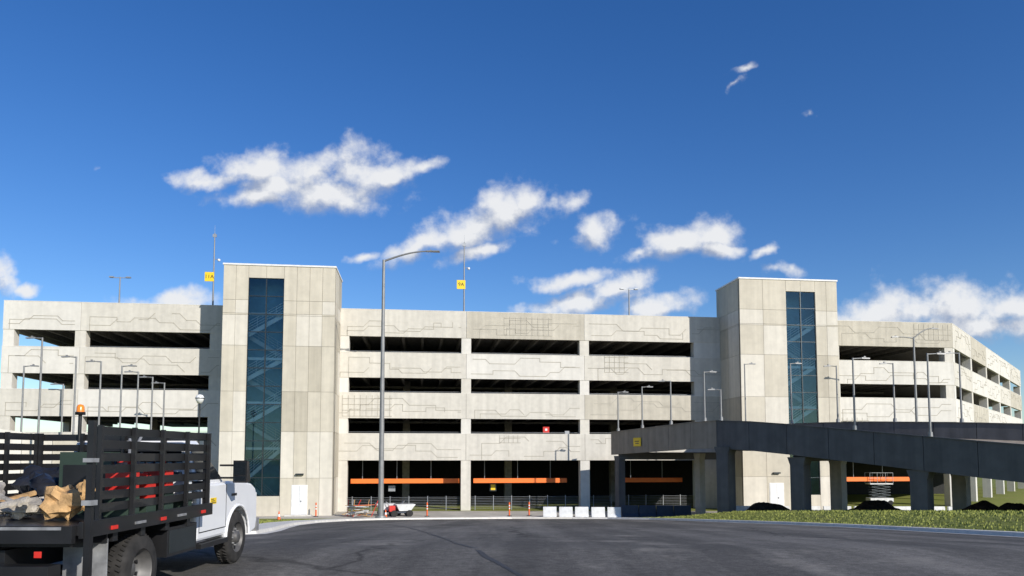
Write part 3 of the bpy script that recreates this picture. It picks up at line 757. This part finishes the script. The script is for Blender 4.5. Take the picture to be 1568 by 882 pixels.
def wheel(x,y,s1,dual=False):
    r_=.41; w_=.24
    pr=[(.24,-w_/2),(.36,-w_/2),(.395,-w_/2+.02),(r_,-w_/2+.05),(r_,w_/2-.05),(.395,w_/2-.02),(.36,w_/2),(.24,w_/2)]
    c.lathe(pr,(x,y,.41),M_rubber,36)
    for i in range(44):
        t_=2*math.pi*i/44
        for xo in (-.07,.03):
            p=Vector((x+xo,y+(r_+.001)*math.cos(t_),.41+(r_+.001)*math.sin(t_))); q=Vector((x+xo+.05,y+(r_+.001)*math.cos(t_+.06),.41+(r_+.001)*math.sin(t_+.06)))
            c.cyl(p,q,.012,n=4,m=M_rubber)
    dsh=-.09 if dual else .04
    pr2=[(.245,.118),(.235,.10),(.215,.03+dsh*.2),(.15,.02+dsh),(.10,.03+dsh),(.09,.09+dsh),(.05,.11+dsh),(0,.11+dsh)]
    c.lathe([(a,s1*h) for a,h in pr2],(x,y,.41),M_rim,28)
    for i in range(8):
        t_=2*math.pi*i/8
        xx=x+s1*(.03+dsh); c.cyl((xx,y+.125*math.cos(t_),.41+.125*math.sin(t_)),(xx+s1*.03,y+.125*math.cos(t_),.41+.125*math.sin(t_)),.012,n=6,m=M_plate)
        t_+=.39; xx=x+s1*(.034+dsh*.6); c.cyl((xx-s1*.03,y+.185*math.cos(t_),.41+.185*math.sin(t_)),(xx+s1*.002,y+.185*math.cos(t_),.41+.185*math.sin(t_)),.026,n=10,m=M_black)
for s1 in (-1,1):
    wheel(s1*.88,FA,s1); wheel(s1*1.08,0,s1,True); wheel(s1*.78,0,s1,True)
c.cyl((-1,0,.41),(1,0,.41),.06,n=10,m=M_black); c.cyl((-.85,FA,.41),(.85,FA,.41),.05,n=10,m=M_black)
c.make('wheels',TR)
c=MB()
def lump(x,y,z,r_,m,sx=1,sz=.7,seed=0,sm=False):
    n=14; k=9; vs=[]
    for j in range(k+1):
        ph=math.pi*j/k
        for i in range(n):
            t_=2*math.pi*i/n; d=Vector((math.sin(ph)*math.cos(t_),math.sin(ph)*math.sin(t_),math.cos(ph)))
            q=1+.55*noise.noise(d*1.7+Vector((seed,0,0)))+.25*noise.noise(d*5+Vector((0,seed,0)))
            vs.append((x+d.x*r_*q*sx,y+d.y*r_*q,z+d.z*r_*q*sz))
    c.add(vs,[(j*n+i,(j+1)*n+i,(j+1)*n+(i+1)%n,j*n+(i+1)%n) for j in range(k) for i in range(n)],m,sm)
for i in range(22):
    lump(random.uniform(-1.0,.9),random.uniform(-1.0,.1),1.10+random.uniform(0,.10),random.uniform(.06,.13),random.choice([M_wood,M_bark,M_bark,M_dirt,M_dirt]),random.uniform(.8,1.6),.7,i)
lump(.72,-.75,1.22,.17,M_wood,1.2,1.0,77); lump(.3,-.7,1.17,.15,M_bark,1.9,.6,78,True); lump(-.25,-.8,1.14,.13,M_bark,2.0,.6,79,True); lump(.85,-.55,1.30,.12,M_wood,.9,1.2,80)
for i in range(8):
    lump(random.uniform(-.9,.55),random.uniform(.3,1.5),1.25+random.uniform(0,.15),random.uniform(.18,.27),M_bag,1.1,.95,i+30,True)
for i in range(9):
    a=Vector((random.uniform(-.9,.7),random.uniform(-1.1,.2),1.14+random.uniform(0,.15))); d=Vector((random.uniform(-.5,.5),random.uniform(-.3,.5),random.uniform(.02,.16)))
    c.cyl(a,a+d,random.uniform(.02,.05),n=8,m=random.choice([M_bark,M_wood,M_bark]))
for x,y,mm,zz in ((1.02,-.15,M_red,.28),(1.02,.25,M_red,.12),(1.0,1.3,M_white,.15),(1.0,.75,M_red,.3),(.1,.9,M_red,.2)):
    z0=1.03+zz
    if zz: c.box(x-.14,x+.14,y-.12,y+.12,1.03,z0-.001,M_green)
    c.box(x-.14,x+.14,y-.1,y+.1,z0,z0+.28,mm); c.box(x-.08,x+.08,y-.02,y+.02,z0+.32,z0+.35,mm); c.cyl((x-.07,y,z0+.28),(x-.07,y,z0+.35),.025,n=8,m=M_black); c.cyl((x+.07,y,z0+.28),(x+.07,y,z0+.34),.02,n=8,m=mm)
c.box(.15,.75,.1,.3,1.03,1.75,M_green); c.box(.2,.7,.09,.098,1.1,1.6,M_black)
for i in range(6):
    x=random.uniform(-.8,.9); c.cyl((x,1.2,1.0),(x+random.uniform(-.3,.3),1.6,random.uniform(1.6,2.08)),.018,n=6,m=random.choice([M_wood,M_black,M_plate]))
c.make('cargo',TR,bevel=.01)

# ------------------------------------------------------------ world
SAZ=TH+R(34); sxh,syh=math.sin(SAZ),-math.cos(SAZ)
az=math.atan2(sxh,syh); el=R(27)
w_=bpy.data.worlds.new('World'); sc.world=w_; w_.use_nodes=True; nt=w_.node_tree; N=nt.nodes; L=nt.links
for n in list(N): N.remove(n)
out=N.new('ShaderNodeOutputWorld'); bg=N.new('ShaderNodeBackground'); sky=N.new('ShaderNodeTexSky'); sky.sky_type='NISHITA'
sky.sun_disc=False; sky.sun_elevation=el; sky.sun_rotation=az; sky.altitude=200; sky.air_density=1.0; sky.dust_density=.3; sky.ozone_density=3.4
hs=N.new('ShaderNodeHueSaturation'); hs.inputs['Hue'].default_value=.512; hs.inputs['Saturation'].default_value=1.28; hs.inputs['Value'].default_value=1.04
L.new(sky.outputs[0],hs.inputs['Color']); L.new(hs.outputs[0],bg.inputs[0]); bg.inputs[1].default_value=.125
tc=N.new('ShaderNodeTexCoord'); sx=N.new('ShaderNodeSeparateXYZ'); L.new(tc.outputs['Generated'],sx.inputs[0])
grp_links=None
def M2(op,a,b_=None,grp=None):
    n=(grp or N).new('ShaderNodeMath'); n.operation=op; LL=(grp_links if grp else L)
    for i,x in enumerate((a,b_)):
        if x is None: continue
        if isinstance(x,(int,float)): n.inputs[i].default_value=x
        else: LL.new(x,n.inputs[i])
    return n.outputs[0]
ysafe=M2('MAXIMUM',sx.outputs[1],.02)
cu=N.new('ShaderNodeCombineXYZ'); L.new(M2('DIVIDE',sx.outputs[0],ysafe),cu.inputs[0]); L.new(M2('DIVIDE',sx.outputs[2],ysafe),cu.inputs[1])
gp=bpy.data.node_groups.new('cloud_density','ShaderNodeTree')
gp.interface.new_socket('Vector',in_out='INPUT',socket_type='NodeSocketVector'); gp.interface.new_socket('Density',in_out='OUTPUT',socket_type='NodeSocketFloat')
gn=gp.nodes; grp_links=gp.links; gi=gn.new('NodeGroupInput'); go=gn.new('NodeGroupOutput')
n1=gn.new('ShaderNodeTexNoise'); n1.inputs['Scale'].default_value=10; n1.inputs['Detail'].default_value=4; n1.inputs['Roughness'].default_value=.6; grp_links.new(gi.outputs[0],n1.inputs['Vector'])
vsb=gn.new('ShaderNodeVectorMath'); vsb.operation='SUBTRACT'; vsb.inputs[1].default_value=(.5,.5,.5); grp_links.new(n1.outputs[1],vsb.inputs[0])
vma=gn.new('ShaderNodeVectorMath'); vma.operation='MULTIPLY_ADD'; vma.inputs[1].default_value=(.09,.05,0); grp_links.new(vsb.outputs[0],vma.inputs[0]); grp_links.new(gi.outputs[0],vma.inputs[2])
clouds=[
 (325,268,52,12,0,0),(395,256,52,22,0,0),(400,298,48,14,0,0),(470,265,66,32,0,0),(555,265,58,34,0,0),(500,296,85,22,0,0),(600,264,40,18,15,0),(645,250,26,10,12,.05),(430,284,56,22,0,0),
 (655,372,62,17,22,.0),(715,348,60,26,20,0),(770,327,50,28,20,0),(805,312,24,20,0,0),(735,378,50,13,20,.0),(550,388,22,8,10,.15),(865,315,32,18,20,.12),
 (915,349,36,19,8,.0),(985,385,28,10,10,.05),(1035,370,42,20,5,0),(1085,358,40,24,0,0),(1100,382,32,11,0,.0),(1168,384,22,9,35,.1),
 (875,427,56,12,8,.0),(945,438,42,15,25,.0),(890,462,70,15,12,.0),(1005,468,52,17,8,.0),(830,474,34,11,0,.05),
 (1200,415,22,11,0,.15),(1345,478,54,22,0,.0),(1400,462,64,28,0,0),(1475,466,66,30,0,0),(1540,466,50,28,0,0),(1500,495,84,20,0,.0),(1300,490,34,14,0,.05),
 (270,458,68,13,0,.0),(5,425,18,30,10,.1),(25,450,20,10,0,.15),(1132,102,38,9,25,.45),(1120,130,24,10,50,.58),(1236,172,14,7,0,.6),(150,253,14,10,0,.65)]
cur=None
for px,py,hw,hh,rot,add in clouds:
    d=ray(px,py); mp=gn.new('ShaderNodeMapping'); mp.vector_type='TEXTURE'
    mp.inputs['Location'].default_value=(d.x/d.y,d.z/d.y,0); mp.inputs['Rotation'].default_value=(0,0,R(rot)); mp.inputs['Scale'].default_value=(hw*1.5/F,hh*1.5/F,1)
    grp_links.new(vma.outputs[0],mp.inputs[0]); ln=gn.new('ShaderNodeVectorMath'); ln.operation='LENGTH'; grp_links.new(mp.outputs[0],ln.inputs[0])
    v=M2('ADD',ln.outputs['Value'],float(add),gn)
    cur=v if cur is None else M2('MINIMUM',cur,v,gn)
n2=gn.new('ShaderNodeTexNoise'); n2.inputs['Scale'].default_value=19; n2.inputs['Detail'].default_value=8; n2.inputs['Roughness'].default_value=.6; grp_links.new(gi.outputs[0],n2.inputs['Vector'])
mm=M2('SUBTRACT',1.0,cur,gn); nn=M2('MULTIPLY',M2('SUBTRACT',n2.outputs[0],.5,gn),2.2,gn)
grp_links.new(M2('ADD',mm,nn,gn),go.inputs[0])
def dens(off):
    va=N.new('ShaderNodeVectorMath'); va.operation='ADD'; va.inputs[1].default_value=off; L.new(cu.outputs[0],va.inputs[0])
    g_=N.new('ShaderNodeGroup'); g_.node_tree=gp; L.new(va.outputs[0],g_.inputs[0]); return g_.outputs[0]
d0=dens((0,0,0)); d1=dens((.008,.022,0))
al=N.new('ShaderNodeMapRange'); al.interpolation_type='SMOOTHSTEP'; al.inputs[1].default_value=-.12; al.inputs[2].default_value=.85; L.new(d0,al.inputs[0])
front=M2('GREATER_THAN',sx.outputs[1],.05)
alpha=M2('MULTIPLY',M2('MULTIPLY',al.outputs[0],.97),front)
sh=N.new('ShaderNodeMapRange'); sh.inputs[1].default_value=-.50; sh.inputs[2].default_value=.30; L.new(M2('SUBTRACT',d0,d1),sh.inputs[0])
cr=N.new('ShaderNodeValToRGB'); cr.color_ramp.elements[0].color=(.38,.44,.58,1); cr.color_ramp.elements[1].color=(.90,.91,.93,1); L.new(sh.outputs[0],cr.inputs[0])
bg2=N.new('ShaderNodeBackground'); L.new(cr.outputs[0],bg2.inputs[0]); bg2.inputs[1].default_value=.95
mx=N.new('ShaderNodeMixShader'); L.new(alpha,mx.inputs[0]); L.new(bg.outputs[0],mx.inputs[1]); L.new(bg2.outputs[0],mx.inputs[2]); L.new(mx.outputs[0],out.inputs[0])

sd=Vector((sxh*math.cos(el),syh*math.cos(el),math.sin(el)))
ld=bpy.data.lights.new('sun','SUN'); ld.energy=4.9; ld.angle=R(.5); ld.color=(1,.955,.885)
lo=bpy.data.objects.new('sun',ld); sc.collection.objects.link(lo); lo.rotation_euler=sd.to_track_quat('Z','Y').to_euler(); lo.location=(30,-40,60)

cd=bpy.data.cameras.new('camera'); co=bpy.data.objects.new('camera',cd); sc.collection.objects.link(co)
co.location=CAM; co.rotation_euler=(R(90)+PITCH,0,0); cd.sensor_width=36; cd.lens=36*F/1568; cd.shift_y=S*F/1568; cd.clip_end=6000; cd.clip_start=.1
sc.camera=co
sc.view_settings.view_transform='Standard'; sc.view_settings.look='None'; sc.view_settings.exposure=0
